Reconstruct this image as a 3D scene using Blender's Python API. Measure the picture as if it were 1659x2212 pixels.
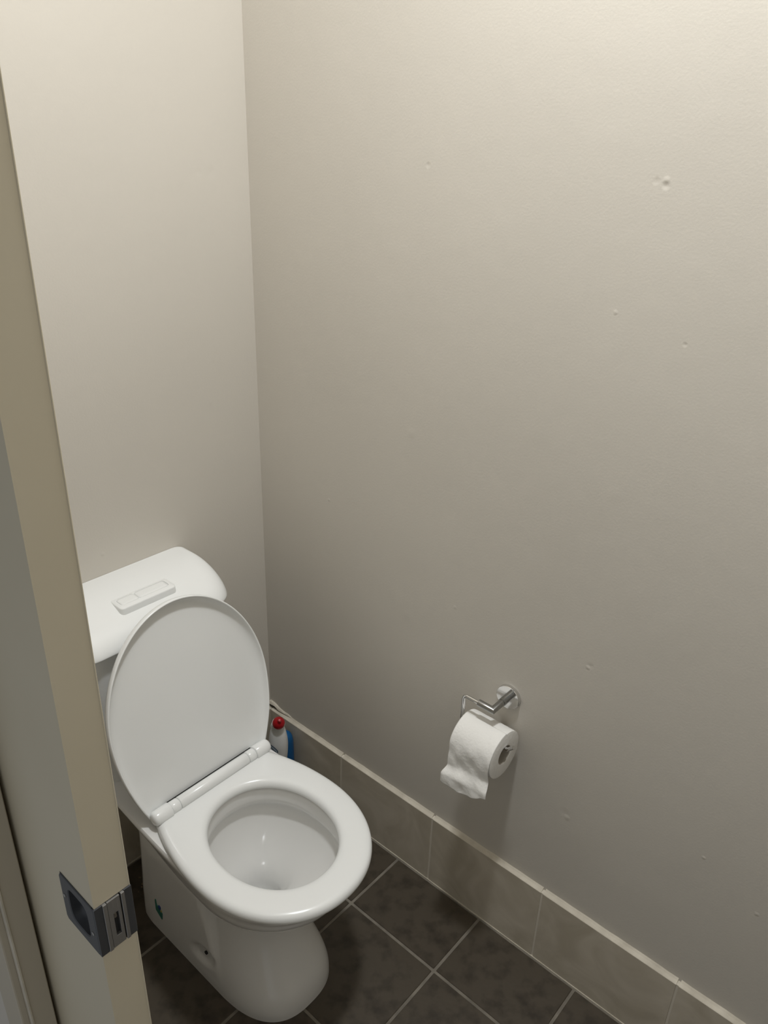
import bpy, bmesh, math, random
from mathutils import Vector, Matrix
random.seed(4)
for o in list(bpy.data.objects):
    bpy.data.objects.remove(o)
SC = bpy.context.scene
COL = SC.collection
# ------------------------------------------------------------------ camera
# metres; right wall x=0, back wall y=0, floor z=0; room is x<0, y<0
F_PX = 1691.9
CAM = Vector((-1.1329, -1.3662, 1.6465))
HEAD, PITCH, ROLL = 0.86246, 0.44424, 0.03215
fw = Vector((math.sin(HEAD)*math.cos(PITCH), math.cos(HEAD)*math.cos(PITCH), -math.sin(PITCH)))
ri = fw.cross(Vector((0, 0, 1))).normalized()
up = ri.cross(fw)
ri2 = ri*math.cos(ROLL) + up*math.sin(ROLL)
up2 = -ri*math.sin(ROLL) + up*math.cos(ROLL)
cd = bpy.data.cameras.new('camera')
cam = bpy.data.objects.new('camera', cd)
COL.objects.link(cam)
cam.matrix_world = Matrix(((ri2.x, up2.x, -fw.x, CAM.x), (ri2.y, up2.y, -fw.y, CAM.y),
                           (ri2.z, up2.z, -fw.z, CAM.z), (0, 0, 0, 1)))
cd.sensor_fit = 'VERTICAL'
cd.sensor_height = 36.0
cd.lens = 36.0*F_PX/2212
cd.clip_start = 0.02
SC.camera = cam
# ------------------------------------------------------------------ world, lights, exposure
W = bpy.data.worlds.new('world')
SC.world = W
W.use_nodes = True
bg = W.node_tree.nodes['Background']
bg.inputs['Color'].default_value = (0.95, 0.98, 1.0, 1)
bg.inputs['Strength'].default_value = 0.30
ld = bpy.data.lights.new('ceiling_lamp', 'AREA')
ld.shape = 'DISK'
ld.size = 0.16
ld.energy = 20.0
ld.color = (0.965, 0.985, 1.0)
lamp = bpy.data.objects.new('ceiling_lamp', ld)
COL.objects.link(lamp)
lamp.location = (-0.43, -0.87, 2.735)
SC.view_settings.view_transform = 'Standard'
SC.view_settings.look = 'None'
SC.view_settings.exposure = 0.0
SC.view_settings.gamma = 1.0
SC.view_settings.use_curve_mapping = False

# ------------------------------------------------------------------ materials
def newmat(name, col, rough=0.5, metal=0.0, spec=0.5, coat=0.0):
    m = bpy.data.materials.new(name)
    m.use_nodes = True
    b = m.node_tree.nodes['Principled BSDF']
    b.inputs['Base Color'].default_value = (*col, 1)
    b.inputs['Roughness'].default_value = rough
    b.inputs['Metallic'].default_value = metal
    b.inputs['Specular IOR Level'].default_value = spec
    b.inputs['Coat Weight'].default_value = coat
    return m

def nd(m, t, **kw):
    n = m.node_tree.nodes.new(t)
    for k, v in kw.items():
        setattr(n, k, v)
    return n

def lk(m, a, b):
    m.node_tree.links.new(a, b)

def noise_col(m, c1, c2, scale, lo=0.35, hi=0.65, detail=5.0, coord='Object', c3=None, scale3=40.0):
    b = m.node_tree.nodes['Principled BSDF']
    tc = nd(m, 'ShaderNodeTexCoord')
    n = nd(m, 'ShaderNodeTexNoise')
    n.inputs['Scale'].default_value = scale
    n.inputs['Detail'].default_value = detail
    r = nd(m, 'ShaderNodeValToRGB')
    r.color_ramp.elements[0].position = lo
    r.color_ramp.elements[1].position = hi
    r.color_ramp.elements[0].color = (*c1, 1)
    r.color_ramp.elements[1].color = (*c2, 1)
    lk(m, tc.outputs[coord], n.inputs['Vector'])
    lk(m, n.outputs['Fac'], r.inputs['Fac'])
    lk(m, r.outputs['Color'], b.inputs['Base Color'])
    return tc, n, r

def add_bump(m, scale, strength, dist=0.001, detail=3.0, coord='Object'):
    b = m.node_tree.nodes['Principled BSDF']
    tc = nd(m, 'ShaderNodeTexCoord')
    n = nd(m, 'ShaderNodeTexNoise')
    n.inputs['Scale'].default_value = scale
    n.inputs['Detail'].default_value = detail
    bp = nd(m, 'ShaderNodeBump')
    bp.inputs['Strength'].default_value = strength
    bp.inputs['Distance'].default_value = dist
    lk(m, tc.outputs[coord], n.inputs['Vector'])
    lk(m, n.outputs['Fac'], bp.inputs['Height'])
    lk(m, bp.outputs['Normal'], b.inputs['Normal'])
    return n, bp

WALL_C = (0.615, 0.580, 0.520)
def wall_mat(name, marks):
    """satin wall paint: roller stipple plus a few small dents and filled screw holes"""
    m = newmat(name, WALL_C, 0.55, spec=0.3)
    noise_col(m, tuple(c*0.975 for c in WALL_C), tuple(min(1, c*1.02) for c in WALL_C), 2.3, 0.3, 0.7)
    b = m.node_tree.nodes['Principled BSDF']
    tc = nd(m, 'ShaderNodeTexCoord')
    n = nd(m, 'ShaderNodeTexNoise')
    n.inputs['Scale'].default_value = 240
    n.inputs['Detail'].default_value = 3
    lk(m, tc.outputs['Object'], n.inputs['Vector'])
    mul = nd(m, 'ShaderNodeMath', operation='MULTIPLY')
    mul.inputs[1].default_value = 0.00022
    lk(m, n.outputs['Fac'], mul.inputs[0])
    cur = mul.outputs[0]
    # slow unevenness of the plaster
    n2 = nd(m, 'ShaderNodeTexNoise')
    n2.inputs['Scale'].default_value = 9
    lk(m, tc.outputs['Object'], n2.inputs['Vector'])
    mu2 = nd(m, 'ShaderNodeMath', operation='MULTIPLY_ADD')
    mu2.inputs[1].default_value = 0.0010
    lk(m, n2.outputs['Fac'], mu2.inputs[0])
    lk(m, cur, mu2.inputs[2])
    cur = mu2.outputs[0]
    for (p, r, h) in marks:
        d = nd(m, 'ShaderNodeVectorMath', operation='DISTANCE')
        d.inputs[1].default_value = p
        lk(m, tc.outputs['Object'], d.inputs[0])
        mr = nd(m, 'ShaderNodeMapRange', interpolation_type='SMOOTHSTEP')
        mr.inputs['From Min'].default_value = 0.0
        mr.inputs['From Max'].default_value = r
        mr.inputs['To Min'].default_value = h*0.5
        mr.inputs['To Max'].default_value = 0.0
        lk(m, d.outputs['Value'], mr.inputs['Value'])
        ad = nd(m, 'ShaderNodeMath', operation='ADD')
        lk(m, cur, ad.inputs[0])
        lk(m, mr.outputs['Result'], ad.inputs[1])
        cur = ad.outputs[0]
    bp = nd(m, 'ShaderNodeBump')
    bp.inputs['Strength'].default_value = 1.0
    bp.inputs['Distance'].default_value = 1.0
    lk(m, cur, bp.inputs['Height'])
    lk(m, bp.outputs['Normal'], b.inputs['Normal'])
    return m

RM = [(-0.469, 1.6087, .007, -.0009), (-0.887, 1.6065, .007, .0012), (-0.8874, 1.600, .008, -.0016),
      (-0.873, 1.605, .007, -.0009), (-0.4612, 1.129, .014, .0007), (-0.8873, 1.1338, .02, .0006),
      (-0.8946, 0.7917, .006, .0012), (-0.8985, 0.797, .009, -.0009), (-0.9048, 0.4285, .009, .0013),
      (-0.898, 0.437, .015, -.0010), (-1.163, 0.5194, .005, .0012), (-0.5948, 0.7878, .006, .0008),
      (-1.2665, 0.4652, .006, .0012), (-0.8429, 1.4205, .005, .001), (-0.2324, 0.9114, .005, .001),
      (-0.4721, 0.7123, .02, .0006), (-0.9559, 1.3916, .005, -.001)]
M_WR = wall_mat('paint_right', [((0, y, z), r, h) for (y, z, r, h) in RM])
M_WB = wall_mat('paint_back', [((-0.096, 0, 1.5776), .016, -.0007), ((-0.1237, 0, 1.5778), .01, -.0007),
                               ((-0.1138, 0, 1.208), .012, .0006), ((-0.1337, 0, 1.1138), .006, .0008),
                               ((-0.4306, 0, 0.852), .006, .0012)])
M_WALL = wall_mat('paint', [])
M_CEIL = newmat('ceiling_white', (0.72, 0.71, 0.69), 0.8)
M_TILE = newmat('floor_tile', (0.05, 0.042, 0.036), 0.42, spec=0.45)
noise_col(M_TILE, (0.036, 0.028, 0.0195), (0.071, 0.0575, 0.041), 24, 0.33, 0.52, 9)
add_bump(M_TILE, 60, 0.35, 0.0012, 6)
M_GROUT = newmat('grout', (0.20, 0.18, 0.155), 0.9)
noise_col(M_GROUT, (0.15, 0.135, 0.11), (0.25, 0.225, 0.185), 30, 0.3, 0.7)
M_SKT = newmat('skirting_tile', (0.22, 0.20, 0.165), 0.42, spec=0.4)
tc, nn, rr = noise_col(M_SKT, (0.49, 0.44, 0.35), (0.62, 0.565, 0.47), 9, 0.35, 0.65, 7)
nn.inputs['Distortion'].default_value = 1.2
add_bump(M_SKT, 45, 0.25, 0.001, 6)
M_SGROUT = newmat('skirting_grout', (0.68, 0.63, 0.54), 0.9)
M_SEAL = newmat('sealant', (0.62, 0.57, 0.47), 0.7)
noise_col(M_SEAL, (0.52, 0.475, 0.39), (0.68, 0.63, 0.53), 25, 0.3, 0.7)
M_CRACKSHADE = newmat('crack_shade', (0.03, 0.025, 0.022), 0.9)
M_CER = newmat('white_china', (0.80, 0.795, 0.775), 0.10, spec=0.5, coat=0.2)
M_PLA = newmat('white_plastic', (0.84, 0.85, 0.84), 0.22, spec=0.45)
M_GAPSHADE = newmat('painted_gap_shade', (0.02, 0.02, 0.02), 0.9)  # near-black colour stands in for shade inside gaps, slots and holes
M_WATER = newmat('water', (0.9, 0.95, 0.95), 0.02)
_t = nd(M_WATER, 'ShaderNodeBsdfTransparent')
_t.inputs['Color'].default_value = (0.95, 0.965, 0.965, 1)
_g = nd(M_WATER, 'ShaderNodeBsdfGlossy')
_g.inputs['Roughness'].default_value = 0.02
_f = nd(M_WATER, 'ShaderNodeFresnel')
_f.inputs['IOR'].default_value = 1.33
_m = nd(M_WATER, 'ShaderNodeMixShader')
lk(M_WATER, _f.outputs[0], _m.inputs[0])
lk(M_WATER, _t.outputs[0], _m.inputs[1])
lk(M_WATER, _g.outputs[0], _m.inputs[2])
lk(M_WATER, _m.outputs[0], M_WATER.node_tree.nodes['Material Output'].inputs['Surface'])
M_DOOR = newmat('door_paint', (0.62, 0.56, 0.43), 0.45, spec=0.35)
noise_col(M_DOOR, (0.61, 0.55, 0.42), (0.64, 0.58, 0.45), 5, 0.3, 0.7)
M_JAMB = newmat('jamb_paint', (0.50, 0.45, 0.36), 0.5)
M_STEEL = newmat('satin_steel', (0.36, 0.355, 0.35), 0.38, metal=0.85)
M_STEELD = newmat('dark_steel', (0.10, 0.105, 0.115), 0.45, metal=0.7)
M_CHROME = newmat('chrome', (0.72, 0.72, 0.72), 0.10, metal=1.0)
M_SATIN = newmat('satin_chrome', (0.36, 0.36, 0.35), 0.30, metal=1.0)
M_PAPER = newmat('tissue', (0.84, 0.83, 0.80), 0.9, spec=0.1)
_n, _b = add_bump(M_PAPER, 130, 0.55, 0.0018, 2)
M_PAPEREND = newmat('tissue_end', (0.72, 0.70, 0.66), 0.95, spec=0.1)
M_CARD = newmat('cardboard', (0.42, 0.38, 0.32), 0.9)
M_RED = newmat('red_cap', (0.42, 0.006, 0.012), 0.38)
M_BOT = newmat('bottle_white', (0.74, 0.75, 0.74), 0.35)
M_BLUE = newmat('bottle_blue', (0.006, 0.105, 0.29), 0.35)
M_LAB = newmat('label_navy', (0.04, 0.075, 0.13), 0.5)
M_LABL = newmat('label_pale', (0.38, 0.45, 0.52), 0.5)
M_LABY = newmat('label_yellow', (0.55, 0.40, 0.10), 0.5)
M_GREEN = newmat('sticker_green', (0.03, 0.17, 0.13), 0.5)
M_SBLUE = newmat('sticker_blue', (0.02, 0.05, 0.20), 0.5)
M_SYEL = newmat('sticker_yellow', (0.42, 0.36, 0.12), 0.5)
M_DIRT = newmat('dirt', (0.20, 0.15, 0.09), 0.95)
M_HALL = newmat('hall_carpet', (0.16, 0.15, 0.14), 0.95)
add_bump(M_HALL, 400, 0.6, 0.002)

# ------------------------------------------------------------------ helpers
def obj(name, me, mat, parent=None, smooth=False, kind=None):
    if isinstance(me, bmesh.types.BMesh):
        bm = me
        me = bpy.data.meshes.new(name)
        bmesh.ops.recalc_face_normals(bm, faces=bm.faces)
        bm.to_mesh(me)
        bm.free()
    if smooth:
        for p in me.polygons:
            p.use_smooth = True
        me.set_sharp_from_angle(angle=math.radians(55))
    if mat and not me.materials:
        me.materials.append(mat)
    o = bpy.data.objects.new(name, me)
    COL.objects.link(o)
    if parent:
        o.parent = parent
        o.matrix_parent_inverse = Matrix.Translation(parent.location).inverted()
    if kind:
        o['kind'] = kind
    return o

def empty(name, loc, label=None, cat=None):
    o = bpy.data.objects.new(name, None)
    o.empty_display_size = 0.05
    COL.objects.link(o)
    o.location = loc
    if label:
        o['label'] = label
        o['category'] = cat
    return o

def box_bm(a, b, bev=0.0, seg=1, bm=None):
    bm2 = bmesh.new()
    r = bmesh.ops.create_cube(bm2, size=1.0)
    for v in bm2.verts:
        v.co = Vector([(a[i]+b[i])/2 + v.co[i]*(b[i]-a[i]) for i in range(3)])
    if bev:
        bmesh.ops.bevel(bm2, geom=bm2.edges[:], offset=bev, segments=seg, affect='EDGES', profile=0.5)
    if bm is None:
        return bm2
    me = bpy.data.meshes.new('t')
    bm2.to_mesh(me)
    bm2.free()
    bm.from_mesh(me)
    bpy.data.meshes.remove(me)
    return bm

def loft(rings, cap0=True, cap1=True, closed=True, bm=None):
    bm = bm or bmesh.new()
    R = [[bm.verts.new(p) for p in r] for r in rings]
    n = len(R[0])
    for a, b in zip(R[:-1], R[1:]):
        for i in range(n if closed else n-1):
            j = (i+1) % n
            try:
                bm.faces.new((a[i], a[j], b[j], b[i]))
            except ValueError:
                pass
    if cap0:
        bm.faces.new(R[0][::-1])
    if cap1:
        bm.faces.new(R[-1])
    return bm

def tube(pts, rad, n=16, bm=None, caps=True):
    """round bar along a polyline; rad may be a number or a list"""
    bm = bm or bmesh.new()
    pts = [Vector(p) for p in pts]
    rr = rad if isinstance(rad, (list, tuple)) else [rad]*len(pts)
    rings = []
    nrm = None
    for i, p in enumerate(pts):
        t = (pts[min(i+1, len(pts)-1)] - pts[max(i-1, 0)]).normalized()
        if nrm is None:
            nrm = t.orthogonal().normalized()
        nrm = (nrm - t*nrm.dot(t)).normalized()
        bn = t.cross(nrm)
        rings.append([p + (nrm*math.cos(2*math.pi*k/n) + bn*math.sin(2*math.pi*k/n))*rr[i] for k in range(n)])
    return loft(rings, caps, caps, True, bm)

def lerp(a, b, t):
    return a + (b-a)*t

def spline(tab, x):
    """smooth (Catmull-Rom) look-up of rows [x, v1, v2, ...]"""
    if x <= tab[0][0]:
        return list(tab[0][1:])
    if x >= tab[-1][0]:
        return list(tab[-1][1:])
    for i in range(len(tab)-1):
        if tab[i][0] <= x <= tab[i+1][0]:
            break
    p1, p2 = tab[i], tab[i+1]
    p0 = tab[i-1] if i > 0 else p1
    p3 = tab[i+2] if i+2 < len(tab) else p2
    h = p2[0]-p1[0]
    t = (x-p1[0])/h
    out = []
    for k in range(1, len(p1)):
        m1 = (p2[k]-p0[k])/max(p2[0]-p0[0], 1e-6)*h
        m2 = (p3[k]-p1[k])/max(p3[0]-p1[0], 1e-6)*h
        out.append((2*t**3-3*t*t+1)*p1[k]+(t**3-2*t*t+t)*m1+(-2*t**3+3*t*t)*p2[k]+(t**3-t*t)*m2)
    return out

def sst(a, b, x):
    t = max(0.0, min(1.0, (x-a)/(b-a)))
    return t*t*(3-2*t)

# ------------------------------------------------------------------ the setting
ROOM_L, ROOM_F, CEIL = -0.850, -1.62, 2.75
w = obj('wall_right', box_bm((0, -1.75, -0.06), (0.1, 0.1, CEIL+.05)), M_WR, kind='structure')
wb = obj('wall_back', box_bm((-1.3, 0, -0.06), (0.0, 0.1, CEIL+.05)), M_WB, kind='structure')
obj('wall_front', box_bm((-1.3, ROOM_F-.1, -0.06), (0.0, ROOM_F, CEIL+.05)), M_WALL, kind='structure')
obj('ceiling', box_bm((-1.3, ROOM_F, CEIL), (0.0, 0.0, CEIL+.05)), M_CEIL, kind='structure')
# left wall: two skins with the sliding-door cavity between them, opening, return and head
bm = box_bm((-0.878, -0.665, 0.0), (ROOM_L, 0, CEIL))
box_bm((-0.9516, -0.60, 0.0), (-0.926, 0, CEIL), bm=bm)
box_bm((-0.9516, ROOM_F, 0.0), (ROOM_L, -1.50, CEIL), bm=bm)
box_bm((-0.9516, -1.50, 2.06), (ROOM_L, -0.60, CEIL), bm=bm)
obj('wall_left', bm, M_WALL, kind='structure')
# jambs and architrave at the door pocket
obj('trim_1', box_bm((-0.9516, -0.677, 0.0), (-0.9255, -0.601, 2.06), 0.0012), M_JAMB, kind='structure')
obj('paint_ridge', box_bm((-0.9530, -0.6788, 0.0), (-0.9505, -0.6700, 2.06), .0004), M_SEAL, bpy.data.objects['trim_1'])
obj('trim_2', box_bm((-0.8785, -0.677, 0.0), (-0.846, -0.6655, 2.06), 0.001), M_JAMB, kind='structure')
obj('trim_3', box_bm((-0.9615, -0.671, 0.0), (-0.9518, -0.612, 2.11), 0.002, 2), M_JAMB, kind='structure')

# floor: grout bed with every tile laid on it
GAP = 0.0064
fl = obj('floor', box_bm((-0.955, ROOM_F, -0.06), (0, 0, -0.0016)), M_GROUT, kind='structure')
obj('hall_carpet', box_bm((-1.3, ROOM_F, -0.06), (-0.955, 0, -0.003)), M_HALL, fl)
X1, YA, P = -0.012-0.17572, -0.49335, 0.25
xs = [-0.0135, X1] + [X1-P*k for k in range(1, 4)]
xs[-1] = max(xs[-1], -0.955)
ys = [-0.0135, YA+P] + [YA-P*k for k in range(0, 5)]
ys = [y for y in ys if y > ROOM_F+.02] + [ROOM_F]
full = {}
for i in range(len(xs)-1):
    for j in range(len(ys)-1):
        x0, x1 = xs[i+1], xs[i]
        y0, y1 = ys[j+1], ys[j]
        if x0 < -0.955:
            x0 = -0.955
        sx, sy = x1-x0-GAP, y1-y0-GAP
        key = (round(sx, 3), round(sy, 3))
        if key not in full:
            b2 = box_bm((-sx/2, -sy/2, -0.008), (sx/2, sy/2, 0), 0.0012)
            me = bpy.data.meshes.new('tile')
            b2.to_mesh(me)
            b2.free()
            me.materials.append(M_TILE)
            full[key] = me
        o = obj('tile', full[key], None, fl)
        o.location = ((x0+x1)/2, (y0+y1)/2, random.uniform(-.0002, .0002))

# tile skirting: right wall
SH, ST = 0.2018, 0.012
def skirt(name, axis, joints, wall):
    """tiles standing along a wall; axis 1 = along y on the right wall, axis 0 = along x on the back wall"""
    a0, a1 = joints[-1], joints[0]
    def bx(u0, u1, d0, d1, z0, z1, bev=0.0):
        # u along the wall, d distance from the wall (positive into the room)
        if axis == 1:
            return box_bm((-d1, u0, z0), (-d0, u1, z1), bev)
        return box_bm((u0, -d1, z0), (u1, -d0, z1), bev)
    base = obj(name, bx(a0, a1, 0, ST-.0012, 0, SH), M_SGROUT, kind='structure')
    for k in range(len(joints)-1):
        u1, u0 = joints[k]-.0022, joints[k+1]+.0022
        obj('tile', bx(u0, u1, ST-.008, ST, 0.002, SH, .0008), M_SKT, base)
        # pale sealant sloping from the tile's top edge back to the wall
        pr = [(ST-.0004, SH-.002), (ST, SH+.0002), (ST-.002, SH+.0012), (.004, SH+.0030), (0.0, SH+.0060), (0.0, SH-.002)]
        rings = []
        n = 14
        for q in range(n+1):
            u = lerp(u0+.0006, u1-.0006, q/n)
            j = random.uniform(-.0007, .0007)
            rr2 = [(d, z + (j if i in (3, 4) else 0)) for i, (d, z) in enumerate(pr)]
            rings.append([(-d, u, z) if axis == 1 else (u, -d, z) for d, z in rr2])
        obj('sealant_bead', loft(rings), M_SEAL, base)
    obj('floor_joint', bx(a0, a1, ST-.002, ST+.0016, -.0016, .0019), M_SEAL, base)
    return base
YS, PS = -0.28788, 0.29815
sk_r = skirt('baseboard_right', 1, [-0.0125] + [YS-PS*k for k in range(0, 5)] + [ROOM_F], w)
sk_b = skirt('baseboard_back', 0, [-0.0005, -0.235, -0.533, -0.831, ROOM_L], wb)
# peeling strip of old sealant in the corner above the skirting, and a dark box painted as the shade in the crack under it
rings = []
cr = []
for q in range(25):
    t = q/24
    y = -0.002 - 0.086*t
    zt = SH + 0.0215 - 0.015*t + 0.0020*math.sin(9*t) + random.uniform(-.0006, .0006)
    zb = zt - (0.0075 - 0.0045*t + 0.0010*math.sin(17*t))
    lift = 0.0075*(1-t)**0.7 + .0015
    rings.append([(0.0, y, zt), (-lift*.6, y, zt-.001), (-lift, y, zb+.001), (-lift, y, zb), (-lift*.6, y, zb-.0002), (0.0, y, zb+.002)])
obj('peeling_sealant', loft(rings), M_SEAL, sk_r)
obj('sealant_crack_shade', box_bm((-0.0045, -0.036, SH+.005), (-0.0002, -0.0015, SH+.0105)), M_CRACKSHADE, sk_r)

# a few crumbs of dirt on the floor behind the toilet
bm = bmesh.new()
for k in range(46):
    x = -0.478 + random.gauss(0, .014)
    y = -0.085 + random.gauss(0, .018)
    if y > -.016 or x > -.44:
        continue
    s = random.uniform(.0008, .0028)
    mt = Matrix.Translation((x, y, 0.0003)) @ Matrix.Rotation(random.uniform(0, 3), 4, 'Z') @ Matrix.Diagonal((s*1.6, s, .0012, 1))
    bmesh.ops.create_icosphere(bm, subdivisions=1, radius=1.0, matrix=mt)
d = obj('floor_dirt', bm, M_DIRT, kind='stuff')
d['label'] = 'specks of brown dirt on the dark floor behind the toilet pedestal'
d['category'] = 'dirt'

# ------------------------------------------------------------------ sliding door with its flush pull
XD, YD, TH = -0.9210, -0.8394, 0.038
dr = empty('door_1', (XD+TH/2, YD, 0.0))
dr['kind'] = 'structure'
Z0, Z1 = 0.9145, 0.9805          # pull plate
PW = 0.0645
# slab built around the recess of the pull
def slab():
    bm = bmesh.new()
    y0, y1 = YD, YD+0.815
    prof = []
    for (a, b) in (((XD, y0, 0.012), (XD+TH, y1, Z0)), ((XD, y0, Z1), (XD+TH, y1, 2.05)), ((XD, y0+PW, Z0), (XD+TH, y1, Z1)),
                   ((XD+.0165, y0+.004, Z0), (XD+TH-.0005, y0+PW, Z1))):
        box_bm(a, b, bm=bm)
    return bm
obj('door_slab', slab(), M_DOOR, dr)
# narrow rounded arris on the visible edge
obj('door_edge_strip', box_bm((XD+TH-.0012, YD-.0006, 0.012), (XD+TH+.0004, YD+.006, Z0), .0005), M_DOOR, dr)
obj('door_edge_strip', box_bm((XD+TH-.0012, YD-.0006, Z1), (XD+TH+.0004, YD+.006, 2.05), .0005), M_DOOR, dr)
# face plate: frame round an oval cup
fp = empty('flush_pull', (XD, YD+PW/2, (Z0+Z1)/2))
fp.parent = dr
fp.matrix_parent_inverse = Matrix.Translation(dr.location).inverted()
CY, CZ = YD+.033, (Z0+Z1)/2
HY, HZ = 0.0185, 0.0225
N = 64
def rect_pt(k, hy, hz):
    a = 2*math.pi*(k+.5)/N
    c, s = math.cos(a), math.sin(a)
    m = max(abs(c)/hy, abs(s)/hz)
    return (c/m, s/m)
def cup_pt(k, f=1.0):
    a = 2*math.pi*(k+.5)/N
    c, s = math.cos(a), math.sin(a)
    e = 2/4.0
    return (HY*f*math.copysign(abs(c)**e, c), HZ*f*math.copysign(abs(s)**e, s))
def ring3(x, fn):
    return [(x, CY+fn(k)[0], CZ+fn(k)[1]) for k in range(N)]
ymid = YD+PW/2
def outer(k):
    p = rect_pt(k, PW/2, (Z1-Z0)/2)
    return (p[0]+ymid-CY, p[1])
rings = [ring3(XD+.003, outer), ring3(XD-.0008, outer), ring3(XD-.0016, lambda k: tuple(0.985*v for v in outer(k))),
         ring3(XD-.0016, lambda k: cup_pt(k, 1.04)), ring3(XD-.0006, lambda k: cup_pt(k, 1.0))]
obj('face_plate', loft(rings, False, False), M_STEELD, fp)
rings = [ring3(XD-.0006, lambda k: cup_pt(k, 1.0)), ring3(XD+.006, lambda k: cup_pt(k, .97)), ring3(XD+.0125, lambda k: cup_pt(k, .88)),
         ring3(XD+.015, lambda k: cup_pt(k, .70)), ring3(XD+.0155, lambda k: cup_pt(k, .3))]
obj('recess_cup', loft(rings, False, True), M_STEELD, fp, True)
for (yy, zz) in ((YD+PW-.0055, CZ+.004), (YD+.0075, CZ-.006)):
    rings = []
    for (r, x) in ((.0022, XD-.0016), (.0022, XD-.0022), (.0014, XD-.0026)):
        rings.append([(x, yy+r*math.cos(k*math.pi/6), zz+r*math.sin(k*math.pi/6)) for k in range(12)])
    obj('screw', loft(rings, False, True), M_STEEL, fp)
# edge plate with the latch slot
ep = empty('edge_latch', (XD+TH/2, YD, CZ))
ep.parent = dr
ep.matrix_parent_inverse = Matrix.Translation(dr.location).inverted()
E0 = YD-.0022
def ebox(u0, u1, z0, z1, d0, d1, bev=.0003):
    return box_bm((XD+u0*TH, YD-d1, z0), (XD+u1*TH, YD-d0, z1), bev)
obj('plate_side', ebox(-.035, .19, Z0, Z1, -.004, .0016), M_STEELD, ep)
obj('plate_side', ebox(.80, 1.02, Z0, Z1, -.004, .0016), M_STEELD, ep)
obj('latch_frame', ebox(.19, .30, Z0+.0005, Z1-.0005, -.004, .0030), M_STEEL, ep)
obj('latch_frame', ebox(.70, .80, Z0+.0005, Z1-.0005, -.004, .0030), M_STEEL, ep)
# middle plate split round the slot
for (u0, u1, z0, z1) in ((.315, .44, Z0+.001, Z1-.001), (.58, .665, Z0+.001, Z1-.001), (.44, .58, Z0+.001, CZ-.0185), (.44, .58, CZ+.013, Z1-.001)):
    obj('latch_plate', ebox(u0, u1, z0, z1, -.004, .0022, .0001), M_STEEL, ep)
obj('latch_slot', ebox(.42, .60, CZ-.02, CZ+.015, -.004, -.0012), M_GAPSHADE, ep)  # slot and groove floors coloured near-black as painted shade
obj('latch_groove', ebox(.30, .315, Z0+.002, CZ+.006, -.004, .0008), M_GAPSHADE, ep)
obj('latch_groove', ebox(.665, .70, CZ-.012, Z1-.006, -.004, .0008), M_GAPSHADE, ep)
obj('latch_pin', ebox(.46, .55, CZ+.004, CZ+.0125, -.003, .0008, .0006), M_CHROME, ep)

# ------------------------------------------------------------------ toilet
CX = -0.418
to = empty('toilet', (CX, -0.35, 0.0), 'white close-coupled toilet with raised lid standing in the room corner', 'toilet')
NR = 168
def plan(yf, yc, w, n, wb, yb, z, rc=0.03):
    """half-and-half plan outline: superellipse nose, tapering sides, rounded rear"""
    pts = []
    H = NR//2
    half = []
    nf = int(H*0.52)
    for k in range(nf):
        a = (math.pi/2)*k/nf
        half.append((w*math.sin(a)**(2/n) if a > 0 else 0.0, yc-(yc-yf)*math.cos(a)**(2/n)))
    L = (yb-rc)-yc
    ns = int(H*0.30)
    for k in range(ns):
        t = k/ns
        half.append((lerp(w, wb, t*t), yc+L*t))
    nc = int(H*0.10)
    for k in range(nc):
        a = (math.pi/2)*k/nc
        half.append((wb-rc+rc*math.cos(a), yb-rc+rc*math.sin(a)))
    nb = H-nf-ns-nc
    for k in range(nb+1):
        half.append(((wb-rc)*(1-k/nb), yb))
    out = [(CX+x, y, z) for x, y in half]
    out += [(CX-x, y, z) for x, y in half[-2:0:-1]]
    return out
#         z     yf     yc     w     n    wb    yb
PAN = [(0.000, -.596, -.430, .1175, 2.6, .112, -.135),
       (0.020, -.594, -.430, .1170, 2.6, .112, -.135),
       (0.045, -.587, -.424, .1140, 2.5, .111, -.135),
       (0.080, -.567, -.414, .1080, 2.3, .110, -.135),
       (0.120, -.544, -.402, .0990, 2.15, .108, -.137),
       (0.160, -.525, -.392, .0910, 2.05, .106, -.138),
       (0.200, -.512, -.386, .0860, 2.0, .104, -.139),
       (0.235, -.513, -.388, .0880, 2.0, .103, -.139),
       (0.256, -.535, -.402, .0980, 2.05, .103, -.138),
       (0.275, -.575, -.428, .1160, 2.05, .104, -.134),
       (0.298, -.615, -.454, .1350, 2.1, .106, -.124),
       (0.340, -.655, -.478, .1560, 2.1, .113, -.088),
       (0.375, -.669, -.486, .1645, 2.1, .132, -.045),
       (0.392, -.680, -.490, .1675, 2.1, .146, -.025),
       (0.398, -.681, -.490, .1670, 2.1, .147, -.024)]
def flank(dx, y, z):
    """half-width of the pedestal side: wide rear flank stepping in to the front neck, pocket for the floor screw"""
    if dx > .06 and z < .30:
        ycr = -.434 + (z-.077)*.335
        fwid = lerp(.1175, .1055, min(1, z/.25))
        dx = lerp(dx, max(dx, fwid), sst(ycr-.003, ycr+.010, y)*(1-sst(-.20, -.14, y))*(1-sst(.215, .295, z)))
        py, pz = (y+.386)/.042, (z-.068)/.030
        dx -= 0.0075*(1-sst(.55, 1.0, math.hypot(py+pz*.35, pz)))
    return dx
rings = []
NZ = 76
for i in range(NZ+1):
    z = 0.398*i/NZ
    yf, yc, w_, n_, wb_, yb_ = spline(PAN, z)
    r = plan(yf, yc, w_, n_, wb_, yb_, z)
    rr2 = []
    for (x, y, zz) in r:
        dx = x-CX
        s = 1 if dx > 0 else -1
        x = CX + s*flank(abs(dx), y, z)
        rr2.append((x, y, zz))
    rings.append(rr2)
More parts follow.
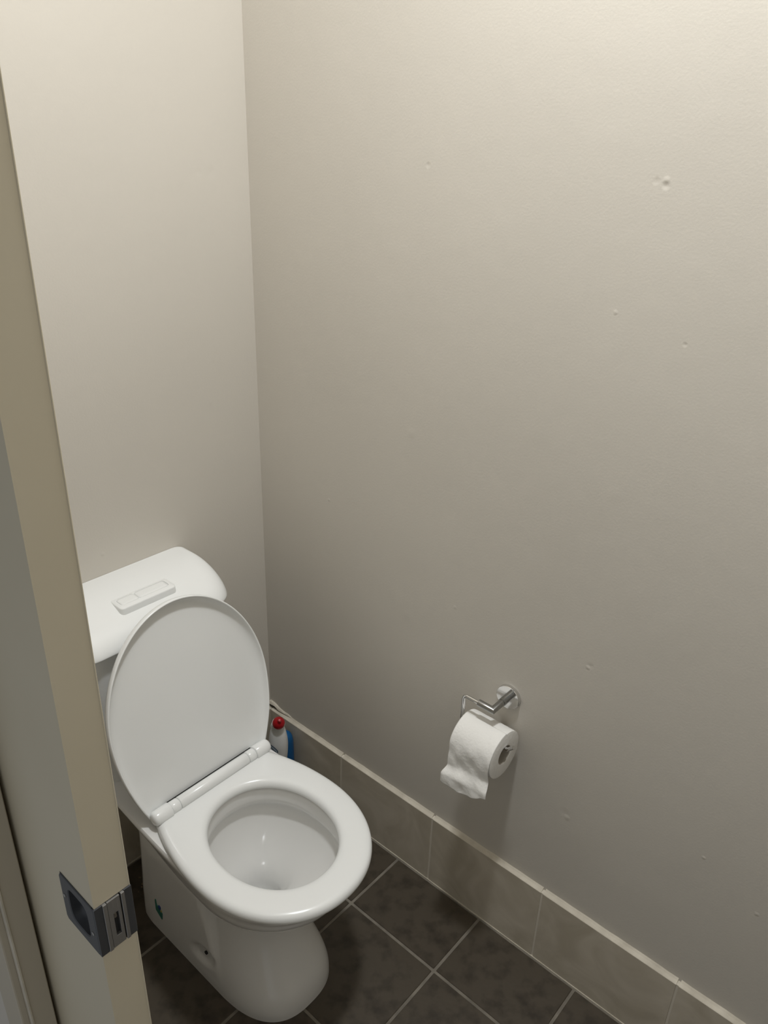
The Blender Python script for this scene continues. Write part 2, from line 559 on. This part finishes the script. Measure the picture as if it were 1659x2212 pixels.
# shoulder, rim top, rim inside, undercut, bowl
def bowl(yf, yb, w, z, n=2.15):
    yc = (yf+yb)/2
    out = []
    base = o0
    for k in range(NR):
        # match the angular layout of the outer outline
        bx, by, _ = base[k]
        a = math.atan2(bx-CX, -(by-(-.49)))
        c, s = math.cos(a), math.sin(a)
        rr_ = 1/((abs(s)/w)**n + (abs(c)/((yb-yf)/2))**n)**(1/n)
        out.append((CX+rr_*s, yc-rr_*c, z))
    return out
o0 = rings[-1]
rings.append([(CX+(x-CX)*.985, -.35+(y+.35)*.985, .4020) for x, y, z in o0])
rings.append([(CX+(x-CX)*.93, -.35+(y+.35)*.93, .4022) for x, y, z in o0])
for (yf, yb, w_, z) in ((-.648, -.348, .123, .4022), (-.643, -.352, .1185, .400), (-.641, -.353, .1170, .394), (-.641, -.353, .1165, .372),
                        (-.641, -.353, .1165, .361), (-.6405, -.351, .118, .3585), (-.6400, -.346, .123, .3575), (-.6370, -.342, .126, .3530),
                        (-.6220, -.342, .126, .340), (-.598, -.345, .119, .322), (-.570, -.351, .107, .300), (-.541, -.359, .093, .278),
                        (-.515, -.368, .077, .256), (-.502, -.378, .063, .238), (-.495, -.388, .052, .222), (-.488, -.396, .044, .206),
                        (-.482, -.402, .038, .185), (-.475, -.407, .033, .155), (-.462, -.420, .020, .142)):
    rings.append(bowl(yf, yb, w_, z))
obj('pan', loft(rings), M_CER, to, True)
rg = [[(CX+.0545*r*math.sin(a), -.4420-.0560*r*math.cos(a), zz) for a in [2*math.pi*k/48 for k in range(48)]] for (r, zz) in ((.66, .1705), (.66, .1715), (.60, .1717), (.3, .1717))]
obj('bowl_water', loft(rg), M_WATER, to, True)
# dark disc in place of the shade in the pocket's floor-screw hole
rg = []
for (r, x) in ((.0042, -.5280), (.0042, -.5240), (.0030, -.5230)):
    rg.append([(x, -.3885+r*math.cos(k*math.pi/8), .0735+r*math.sin(k*math.pi/8)) for k in range(16)])
obj('screw_hole_shade', loft(rg, True, True), M_GAPSHADE, to)
# torn remains of a sticker on the flank
stk = empty('torn_sticker', (-.5305, -.226, .073))
stk.parent = to
stk.matrix_parent_inverse = Matrix.Translation(to.location).inverted()
stk['label'] = 'torn green sticker on the side of the pan'
def patch(pts, mat, name, off=.0020):
    bm = bmesh.new()
    vs = []
    for (y, z) in [(-.226+(p[0]+.226)*1.5, .070+(p[1]-.070)*1.2) for p in pts]:
        yf, yc, w_, n_, wb_, yb_ = spline(PAN, z)
        t = max(0, min(1, (y-yc)/((yb_-.03)-yc)))
        vs.append(bm.verts.new((CX-flank(lerp(w_, wb_, t*t), y, z)-off, y, z)))
    f = bm.faces.new(vs)
    r = bmesh.ops.extrude_face_region(bm, geom=[f])
    for v in [g for g in r['geom'] if isinstance(g, bmesh.types.BMVert)]:
        v.co.x += .0030
    return obj(name, bm, mat, stk)
patch([(-.2175, .063), (-.2325, .0515), (-.2335, .067), (-.2290, .071), (-.2275, .071), (-.2250, .0735), (-.2235, .0760), (-.2195, .0770), (-.2180, .0880), (-.2165, .0880)], M_GREEN, 'sticker_backing')
patch([(-.2255, .0755), (-.2295, .0735), (-.2295, .0795), (-.2255, .0815)], M_SBLUE, 'sticker_mark', .0026)
patch([(-.2305, .0715), (-.2325, .0705), (-.2320, .0730), (-.2305, .0735)], M_SYEL, 'sticker_mark', .0026)

# cistern
def rrect(hw, yf, z, rf, yb=-.004, n=NR, rb=.012):
    """rounded-front rectangle against the wall"""
    half = []
    q = n//2
    a1 = int(q*.36)
    for k in range(a1):
        half.append(((hw-rf)*k/a1, yf))
    a2 = int(q*.34)
    for k in range(a2):
        a = math.pi/2*k/a2
        half.append((hw-rf+rf*math.sin(a), yf+rf-rf*math.cos(a)))
    a3 = q-a1-a2
    a4 = a3//3
    for k in range(a4):
        half.append((hw, lerp(yf+rf, yb-rb, k/a4)))
    for k in range(6):
        a = math.pi/2*k/6
        half.append((hw-rb+rb*math.cos(a), yb-rb+rb*math.sin(a)))
    a5 = a3-a4-6
    for k in range(a5+1):
        half.append(((hw-rb)*(1-k/a5), yb))
    return [(CX+x, y, z) for x, y in half] + [(CX-x, y, z) for x, y in half[-2:0:-1]]
rings = [rrect(lerp(.150, .176, t), lerp(-.150, -.163, t), lerp(.402, .742, t), .05) for t in (0, .01, .03, .1, .25, .5, .75, 1.0)]
obj('cistern_body', loft(rings), M_PLA, to, True)
cc = empty('cistern_cover', (CX, -.09, .735))
cc.parent = to
cc.matrix_parent_inverse = Matrix.Translation(to.location).inverted()
rings = [rrect(.184, -.168, .741, .055, -.0006), rrect(.187, -.171, .7355, .057, -.0006), rrect(.1910, -.1765, .7352, .058, -.0006)]
for k in range(1, 27):
    a = math.pi/2*(k-1)/25
    c, s = math.cos(a), math.sin(a)**1.32
    rings.append(rrect(.162+.0305*c**.70, -.034-.144*c, .737+.0672*s, lerp(.017, .060, c), -.0006, rb=lerp(.013, .008, c)))
cv = obj('cover_shell', loft(rings), M_PLA, cc, True)
# raised button platform
def rr_plate(cx, cy, hx, hy, r, z, n=10):
    pts = []
    for (sx, sy, a0) in ((1, 1, 0), (-1, 1, 90), (-1, -1, 180), (1, -1, 270)):
        for k in range(n+1):
            a = math.radians(a0+90*k/n)
            pts.append((cx+sx*(hx-r)+r*math.cos(a), cy+sy*(hy-r)+r*math.sin(a), z))
    return pts
BX, BY = -.4120, -.1070
tilt = lambda pts, k: [(x, y, z + (y-BY)*k) for x, y, z in pts]
def plat(hx, hy, r, z):
    return tilt(rr_plate(BX, BY, hx, hy, r, z-.0020), .03)
rings = [plat(.067, .0275, .010, .7600), plat(.0658, .0262, .009, .7820), plat(.0648, .0252, .0085, .7955), plat(.0643, .0247, .008, .7975),
         plat(.0628, .0232, .007, .7985), plat(.0560, .0137, .007, .7986), plat(.0555, .0132, .0065, .7965)]
obj('button_platform', loft(rings), M_PLA, cc, True)
for (x0, x1) in ((-.4668, -.4272), (-.4266, -.3572)):
    mx, hx = (x0+x1)/2, (x1-x0)/2
    rings = [tilt(rr_plate(mx, BY, hx, .0125, .006, .7930), .03), tilt(rr_plate(mx, BY, hx, .0125, .006, .7958), .03),
             tilt(rr_plate(mx, BY, hx-.0008, .0117, .005, .7968), .03), tilt(rr_plate(mx, BY, hx-.006, .007, .003, .7971), .03)]
    obj('flush_button', loft(rings), M_PLA, cc, True)

# seat ring
def seat_out(off, z):
    yf, yc, w_, n_ = -.698+off, -.488, .1755-off, 2.12
    yb, wb_ = -.309-off*.7, .1430-off
    half = []
    H = NR//2
    nf = int(H*.62)
    for k in range(nf):
        a = (math.pi/2)*k/nf
        half.append((w_*math.sin(a)**(2/n_) if a > 0 else 0, yc-(yc-yf)*math.cos(a)**(2/n_)))
    ns = int(H*.20)
    rc = .006
    for k in range(ns):
        t = k/ns
        half.append((lerp(w_, wb_, t*t), lerp(yc, yb-rc, t)))
    for k in range(5):
        a = math.pi/2*k/5
        half.append((wb_-rc+rc*math.cos(a), yb-rc+rc*math.sin(a)))
    nb = H-nf-ns-5
    for k in range(nb+1):
        half.append(((wb_-rc)*(1-k/nb), yb))
    return [(CX+x, y, z) for x, y in half] + [(CX-x, y, z) for x, y in half[-2:0:-1]]
base_seat = seat_out(0, 0)
def seat_in(off, z, n=2.08):
    yf, yb, w_ = -.632-off, -.357+off, .1145+off
    yc = (yf+yb)/2
    out = []
    for k in range(NR):
        bx, by, _ = base_seat[k]
        a = math.atan2(bx-CX, -(by-yc))
        c, s = math.cos(a), math.sin(a)
        r_ = 1/((abs(s)/w_)**n + (abs(c)/((yb-yf)/2))**n)**(1/n)
        out.append((CX+r_*s, yc-r_*c, z))
    return out
rings = []
for (off, z) in ((.006, .4035), (.002, .4045), (0, .4075), (0, .411), (.0008, .4155), (.0030, .4195), (.007, .4222), (.013, .4238), (.022, .4244)):
    rings.append(seat_out(off, z))
so, si = seat_out(.022, .4244), seat_in(.018, .4240)
rings.append([tuple(lerp(a[i], b[i], .5) for i in range(3)) for a, b in zip(so, si)])
for (off, z) in ((.018, .4240), (.011, .4230), (.0055, .4205), (.002, .4165), (.0004, .412), (0, .4075), (.0015, .4040)):
    rings.append(seat_in(off, z))
rings.append(rings[0])
bm = loft(rings, False, False)
bmesh.ops.remove_doubles(bm, verts=bm.verts, dist=1e-6)
obj('seat', bm, M_PLA, to, True)

# raised lid
TL = math.radians(12.3)
sv, nv = Vector((0, math.sin(TL), math.cos(TL))), Vector((0, -math.cos(TL), math.sin(TL)))
HG = Vector((CX, -.300, .420))
lid = empty('lid', HG)
lid.parent = to
lid.matrix_parent_inverse = Matrix.Translation(to.location).inverted()
def lid_ring(off, d, s_low=.004):
    s1, sc, w_, n_ = .416-off, .185, .1872-off, 1.98
    s0, wb_ = s_low+off*.15, .1500-off
    half = []
    H = NR//2
    nf = int(H*.60)
    for k in range(nf):
        a = (math.pi/2)*k/nf
        half.append((w_*math.sin(a)**(2/n_) if a > 0 else 0, sc+(s1-sc)*math.cos(a)**(2/n_)))
    ns = int(H*.24)
    rc = .006
    for k in range(ns):
        t = k/ns
        half.append((lerp(w_, wb_, t*t), lerp(sc, s0+rc, t)))
    for k in range(4):
        a = math.pi/2*k/4
        half.append((wb_-rc+rc*math.cos(a), s0+rc-rc*math.sin(a)))
    nb = H-nf-ns-4
    for k in range(nb+1):
        half.append(((wb_-rc)*(1-k/nb), s0))
    full_ = half + [(-x, s) for x, s in half[-2:0:-1]]
    return [HG + Vector((1, 0, 0))*x + sv*s + nv*(d*(0.35+0.65*sst(.0, .10, s)) if d > 0 else lerp(max(d, -.004), d, sst(.0, .09, s))) for x, s in full_]
rings = [lid_ring(o_, d_) for (o_, d_) in ((.10, -.0170), (.05, -.0165), (.02, -.0150), (.008, -.0115), (.002, -.006), (.0, .0), (.0, .0062), (.0008, .0078), (.002, .0083), (.0034, .0078),
                                           (.0042, .0060), (.0058, .0020), (.0085, -.0020), (.0130, -.0054), (.019, -.0076), (.027, -.0088), (.036, -.0092), (.05, -.0093), (.10, -.0093))]
obj('lid_shell', loft(rings), M_PLA, lid, True)
# hinge barrel: lid lugs at both ends, seat knuckles, long middle pin cover
AX = Vector((0, -.3105, .4300))
def barrel(x0, x1, r, name, mat, par, rnd=0.0):
    rows = []
    if rnd:
        for k in range(4):
            a = math.pi/2*k/4
            rows.append((x0+rnd*(1-math.sin(a)) if rnd > 0 else x0, r))
    pts, rad = [], []
    e = .0012
    for (x, q) in ((x0, r-e), (x0+e, r), (x1-e, r), (x1, r-e)):
        pts.append((CX+x, AX.y, AX.z))
        rad.append(q)
    return obj(name, tube(pts, rad, 32), mat, par, True)
def lug(s, name):
    # end lug of the lid, rounded at its outer end, faired into the lid above
    xs_ = [.108, .1092, .140, .1445, .1475, .1490]
    rs_ = [.0146, .0156, .0152, .0138, .0105, .004]
    bm = tube([(CX+s*x, AX.y, AX.z) for x in xs_], rs_, 32)
    return obj(name, bm, M_PLA, lid, True)
lug(1, 'lid_lug')
lug(-1, 'lid_lug')
for s in (-1, 1):
    a, b = sorted((s*.0880, s*.1072))
    barrel(a, b, .0134, 'seat_knuckle', M_PLA, to)
barrel(-.0870, .0870, .0132, 'hinge_pin_cover', M_PLA, to)
obj('hinge_gap_shade', box_bm((CX-.1075, -.3000, .4240), (CX+.1075, -.2975, .4388)), M_GAPSHADE, to)  # dark strip painted as the shade line between barrel and lid
obj('hinge_base', box_bm((CX-.125, -.330, .4022), (CX+.125, -.290, .4235), .002), M_PLA, to)

# ------------------------------------------------------------------ toilet roll holder
RY, RZ = -.7440, .6450
AXX, ROD, DRP = -.0610, .0040, .572
ho = empty('roll_holder', (0, RY, RZ), 'chrome toilet roll holder with round wall plate and bent arm', 'roll holder')
def discx(stack, name, mat, par, n=48):
    rings = [[(x, RY+r*math.cos(2*math.pi*k/n), RZ+r*math.sin(2*math.pi*k/n)) for k in range(n)] for (r, x) in stack]
    o = obj(name, loft(rings), mat, par, True)
    return o
o = discx([(.0258, 0.0), (.0262, -.0006), (.0262, -.0080), (.0254, -.0090), (.015, -.0090), (.004, -.0090)], 'wall_plate', M_CHROME, ho)
for p in o.data.polygons:
    p.use_smooth = abs(p.normal.x) < .6
obj('collar', tube([(-.0085, RY, RZ), (-.0300, RY, RZ)], .0083, 32), M_SATIN, ho, True)
# square-mitred elbow
bm = bmesh.new()
n = 32
R_ = .0072
def cs(k):
    return (R_*math.cos(2*math.pi*k/n), R_*math.sin(2*math.pi*k/n))
r0 = [(-.0290, RY+cs(k)[0], RZ+cs(k)[1]) for k in range(n)]
r1 = [(AXX+cs(k)[0], RY+cs(k)[0], RZ+cs(k)[1]) for k in range(n)]
r1 = [(AXX - 0.0 + cs(k)[0], RY + cs(k)[0], RZ+cs(k)[1]) for k in range(n)]
r2 = [(AXX+cs(k)[0], RY+.0330, RZ+cs(k)[1]) for k in range(n)]
loft([r0, r1, r2], True, True, True, bm)
eo = obj('elbow', bm, M_SATIN, ho, True)
eo.data.set_sharp_from_angle(angle=math.radians(40))
# wire: along, down, back through the roll, upturned tip
YB = -.6755
def arc(c, a0, a1, r, n=8):
    return [(AXX, c[0]+r*math.cos(math.radians(lerp(a0, a1, k/n))), c[1]+r*math.sin(math.radians(lerp(a0, a1, k/n)))) for k in range(n+1)]
path = [(AXX, RY+.030, RZ)] + arc((YB-.008, RZ-.008), 90, 0, .008) + arc((YB-.008, DRP+.008), 0, -90, .008)
path += [(AXX, -.70, DRP), (AXX, -.74, DRP), (AXX, -.779, DRP)] + arc((-.783, DRP+.009), -90, -135, .009, 5)
ex, ez = path[-1][1], path[-1][2]
path += [(AXX, ex-.006, ez+.006), (AXX, ex-.010, ez+.010)]
obj('wire', tube(path, ROD, 16), M_CHROME, ho, True)

# ------------------------------------------------------------------ toilet roll
RR, CR = .0515, .0205
RC = Vector((AXX, 0, DRP+ROD-CR-.0004))
Y0, Y1 = -.7815, -.684
tr = empty('toilet_roll', (AXX, (Y0+Y1)/2, RC.z), 'white toilet paper roll with loose end hanging from the chrome holder', 'toilet roll')
def circ(r, y, n=72, sq=0.0):
    return [(RC.x+r*math.cos(2*math.pi*k/n), y, RC.z+r*(1+sq*math.cos(4*math.pi*k/n))*math.sin(2*math.pi*k/n)) for k in range(n)]
rings = [circ(CR+.001, Y0), circ(RR-.002, Y0), circ(RR-.0005, Y0+.0006)]
for k in range(1, 14):
    rings.append(circ(RR+random.uniform(-.0002, .0002), lerp(Y0, Y1, k/14)))
rings += [circ(RR-.0005, Y1-.0006), circ(RR-.002, Y1), circ(CR+.001, Y1), circ(CR+.001, Y0)]
bm = loft(rings, False, False)
bmesh.ops.remove_doubles(bm, verts=bm.verts, dist=1e-6)
obj('roll_body', bm, M_PAPER, tr, True)
rings = [circ(CR, Y0+.0004), circ(CR+.0012, Y0+.0002), circ(CR+.0012, Y1-.0002), circ(CR, Y1-.0004), circ(CR, Y0+.0004)]
bm = loft(rings, False, False)
bmesh.ops.remove_doubles(bm, verts=bm.verts, dist=1e-6)
obj('cardboard_core', bm, M_CARD, tr, True)
# loose sheet: over the outside of the roll, then hanging with a crumpled, kicked-out end
def sheet_pt(u, v):
    """u 0..1 along y (0 = far end), v length down from the top of the roll"""
    y = lerp(Y1-.001, Y0+.0006, u)
    arcl = RR*math.radians(88)
    if v < arcl:
        a = math.pi/2 + v/RR
        r = RR+.0006 + .0010*sst(.02, .07, v)
        x, z = RC.x+r*math.cos(a), RC.z+r*math.sin(a)
    else:
        h = v-arcl
        x = RC.x-(RR+.0016) - .004*sst(0, .05, h) + .010*sst(.0, .045, h)*(.3+.7*u)
        z = RC.z-h
        k = sst(lerp(.046, .034, u), .074, h)                       # the end kicks outwards after a fold
        x -= k*lerp(.0125, .0105, u)
        z += k*.006
        y += k*lerp(.006, -.001, u) + .0018*math.sin(60*h)*u
    # soft crumple
    am = .0007*sst(.03, .10, v)
    x += am*(math.sin(9*u+95*v)+.8*math.sin(-13*u+150*v+1)+.5*math.sin(23*u+60*v)+.4*math.sin(41*u-75*v+2))
    return (x, y, z)
NU, NV = 44, 90
bm = bmesh.new()
def vlen(u):
    return .0791 + lerp(.092, .080, u) + .013*math.sin(math.pi*u) + .0015*math.sin(19*u)
g = [[bm.verts.new(sheet_pt(i/NU, vlen(i/NU)*j/NV)) for j in range(NV+1)] for i in range(NU+1)]
for i in range(NU):
    for j in range(NV):
        bm.faces.new((g[i][j], g[i+1][j], g[i+1][j+1], g[i][j+1]))
so_ = obj('loose_sheet', bm, M_PAPER, tr, True)
md = so_.modifiers.new('thickness', 'SOLIDIFY')
md.thickness = .0004
md.offset = 1

# ------------------------------------------------------------------ cleaner bottles in the corner
def bottle(name, loc, rot, tab, mat, label, nn_=40, expo=2.3):
    t = empty(name, loc, label, 'bottle')
    rings = []
    zmax = tab[-1][0]
    NB = 60
    for i in range(NB+1):
        z = zmax*i/NB
        a_, b_ = spline(tab, z)
        rg = []
        for k in range(nn_):
            an = 2*math.pi*k/nn_
            c, s = math.cos(an), math.sin(an)
            x = a_*math.copysign(abs(c)**(2/expo), c)
            y = b_*math.copysign(abs(s)**(2/expo), s)
            rg.append((loc[0]+x*math.cos(rot)-y*math.sin(rot), loc[1]+x*math.sin(rot)+y*math.cos(rot), z))
        rings.append(rg)
    obj('body', loft(rings), mat, t, True)
    return t
VA = math.radians(-50)
BL1 = (-.0960, -.1400, 0.0)
b1 = bottle('cleaner_bottle', BL1, VA, [(0, .026, .018), (.01, .029, .020), (.07, .028, .020), (.125, .021, .018), (.150, .021, .018), (.192, .0245, .021), (.220, .0250, .022),
                                        (.248, .0215, .019), (.268, .0160, .0145), (.277, .011, .010), (.280, .004, .004)], M_BOT,
            'white cleaner bottle with red nozzle cap beside the skirting in the corner')
AXD = Vector((-.32, -.56, .85)).normalized()       # the nozzle leans towards the room
e1 = AXD.cross(Vector((0, 0, 1))).normalized()
e2 = e1.cross(AXD)
P0 = Vector((BL1[0], BL1[1], .273))
def nring(t, r, n=32):
    return [P0 + AXD*t + (e1*math.cos(2*math.pi*k/n)+e2*math.sin(2*math.pi*k/n))*r for k in range(n)]
obj('neck', loft([nring(t, r) for t, r in ((-.012, .017), (.0, .0145), (.012, .0125), (.022, .0125))]), M_BOT, b1, True)
obj('cap', loft([nring(t, r) for t, r in ((.020, .0150), (.0205, .0160), (.027, .0158), (.033, .0138), (.038, .0100), (.0405, .0072), (.042, .0052), (.050, .0044), (.0525, .0034), (.053, .001))]), M_RED, b1, True)
obj('cap_ring', loft([nring(t, r) for t, r in ((.0165, .0155), (.0168, .0166), (.0208, .0166), (.021, .0155))]), M_BOT, b1, True)
# oval label on the side facing the room
def lab(u0, z0, ru, rz, tilt_, off, mat, name):
    bm = bmesh.new()
    rgs = []
    tab = [(0, .026, .018), (.01, .029, .020), (.07, .028, .020), (.125, .021, .018), (.150, .021, .018), (.192, .0245, .021), (.220, .0250, .022), (.248, .0215, .019)]
    for k in range(28*6):
        sc_ = (1, .8, .6, .4, .2, .04)[k//28]
        an = 2*math.pi*k/28
        du, dz = sc_*ru*math.cos(an), sc_*rz*math.sin(an)
        u = u0+du*math.cos(tilt_)-dz*math.sin(tilt_)
        z = z0+du*math.sin(tilt_)+dz*math.cos(tilt_)
        a_, b_ = spline(tab, z)
        q = min(.98, abs(u)/a_)
        y = -(b_*(1-q**2.3)**(1/2.3)+off)
        rgs.append((BL1[0]+u*math.cos(VA)-y*math.sin(VA), BL1[1]+u*math.sin(VA)+y*math.cos(VA), z))
    loft([rgs[28*q:28*q+28] for q in range(6)], False, True, True, bm)
    o = obj(name, bm, mat, b1)
    return o
lab(-.0105, .212, .0165, .0080, -.75, .0010, M_LAB, 'label')
lab(-.0108, .2116, .0150, .0064, -.75, .0018, M_LABL, 'label_panel')
for (u, z, l) in ((-.0160, .2180, .003), (-.0105, .2125, .005), (-.0055, .2075, .003)):
    lab(u, z, l, .0010, -.75, .0026, M_LAB, 'label_lettering')
lab(-.0105, .176, .0035, .0025, 0.3, .0012, M_LABY, 'label_mark')
BL2 = (-.0375, -.0920, 0.0)
b2_ = bottle('cleaner_bottle', BL2, VA, [(0, .026, .019), (.008, .0285, .021), (.10, .0285, .021), (.150, .0275, .0205), (.170, .0245, .019), (.179, .0190, .016), (.184, .0110, .010), (.186, .003, .003)], M_BLUE,
             'blue plastic cleaner bottle tucked behind the white bottle in the corner')
_o = Vector((BL2[0], BL2[1], 0)) - Vector((math.cos(VA), math.sin(VA), 0))*.010
rings = [[(_o.x+r*math.cos(2*math.pi*k/24), _o.y+r*math.sin(2*math.pi*k/24), z) for k in range(24)] for z, r in ((.178, .0085), (.179, .0095), (.194, .0092), (.196, .008))]
obj('cap', loft(rings), M_BLUE, b2_, True)
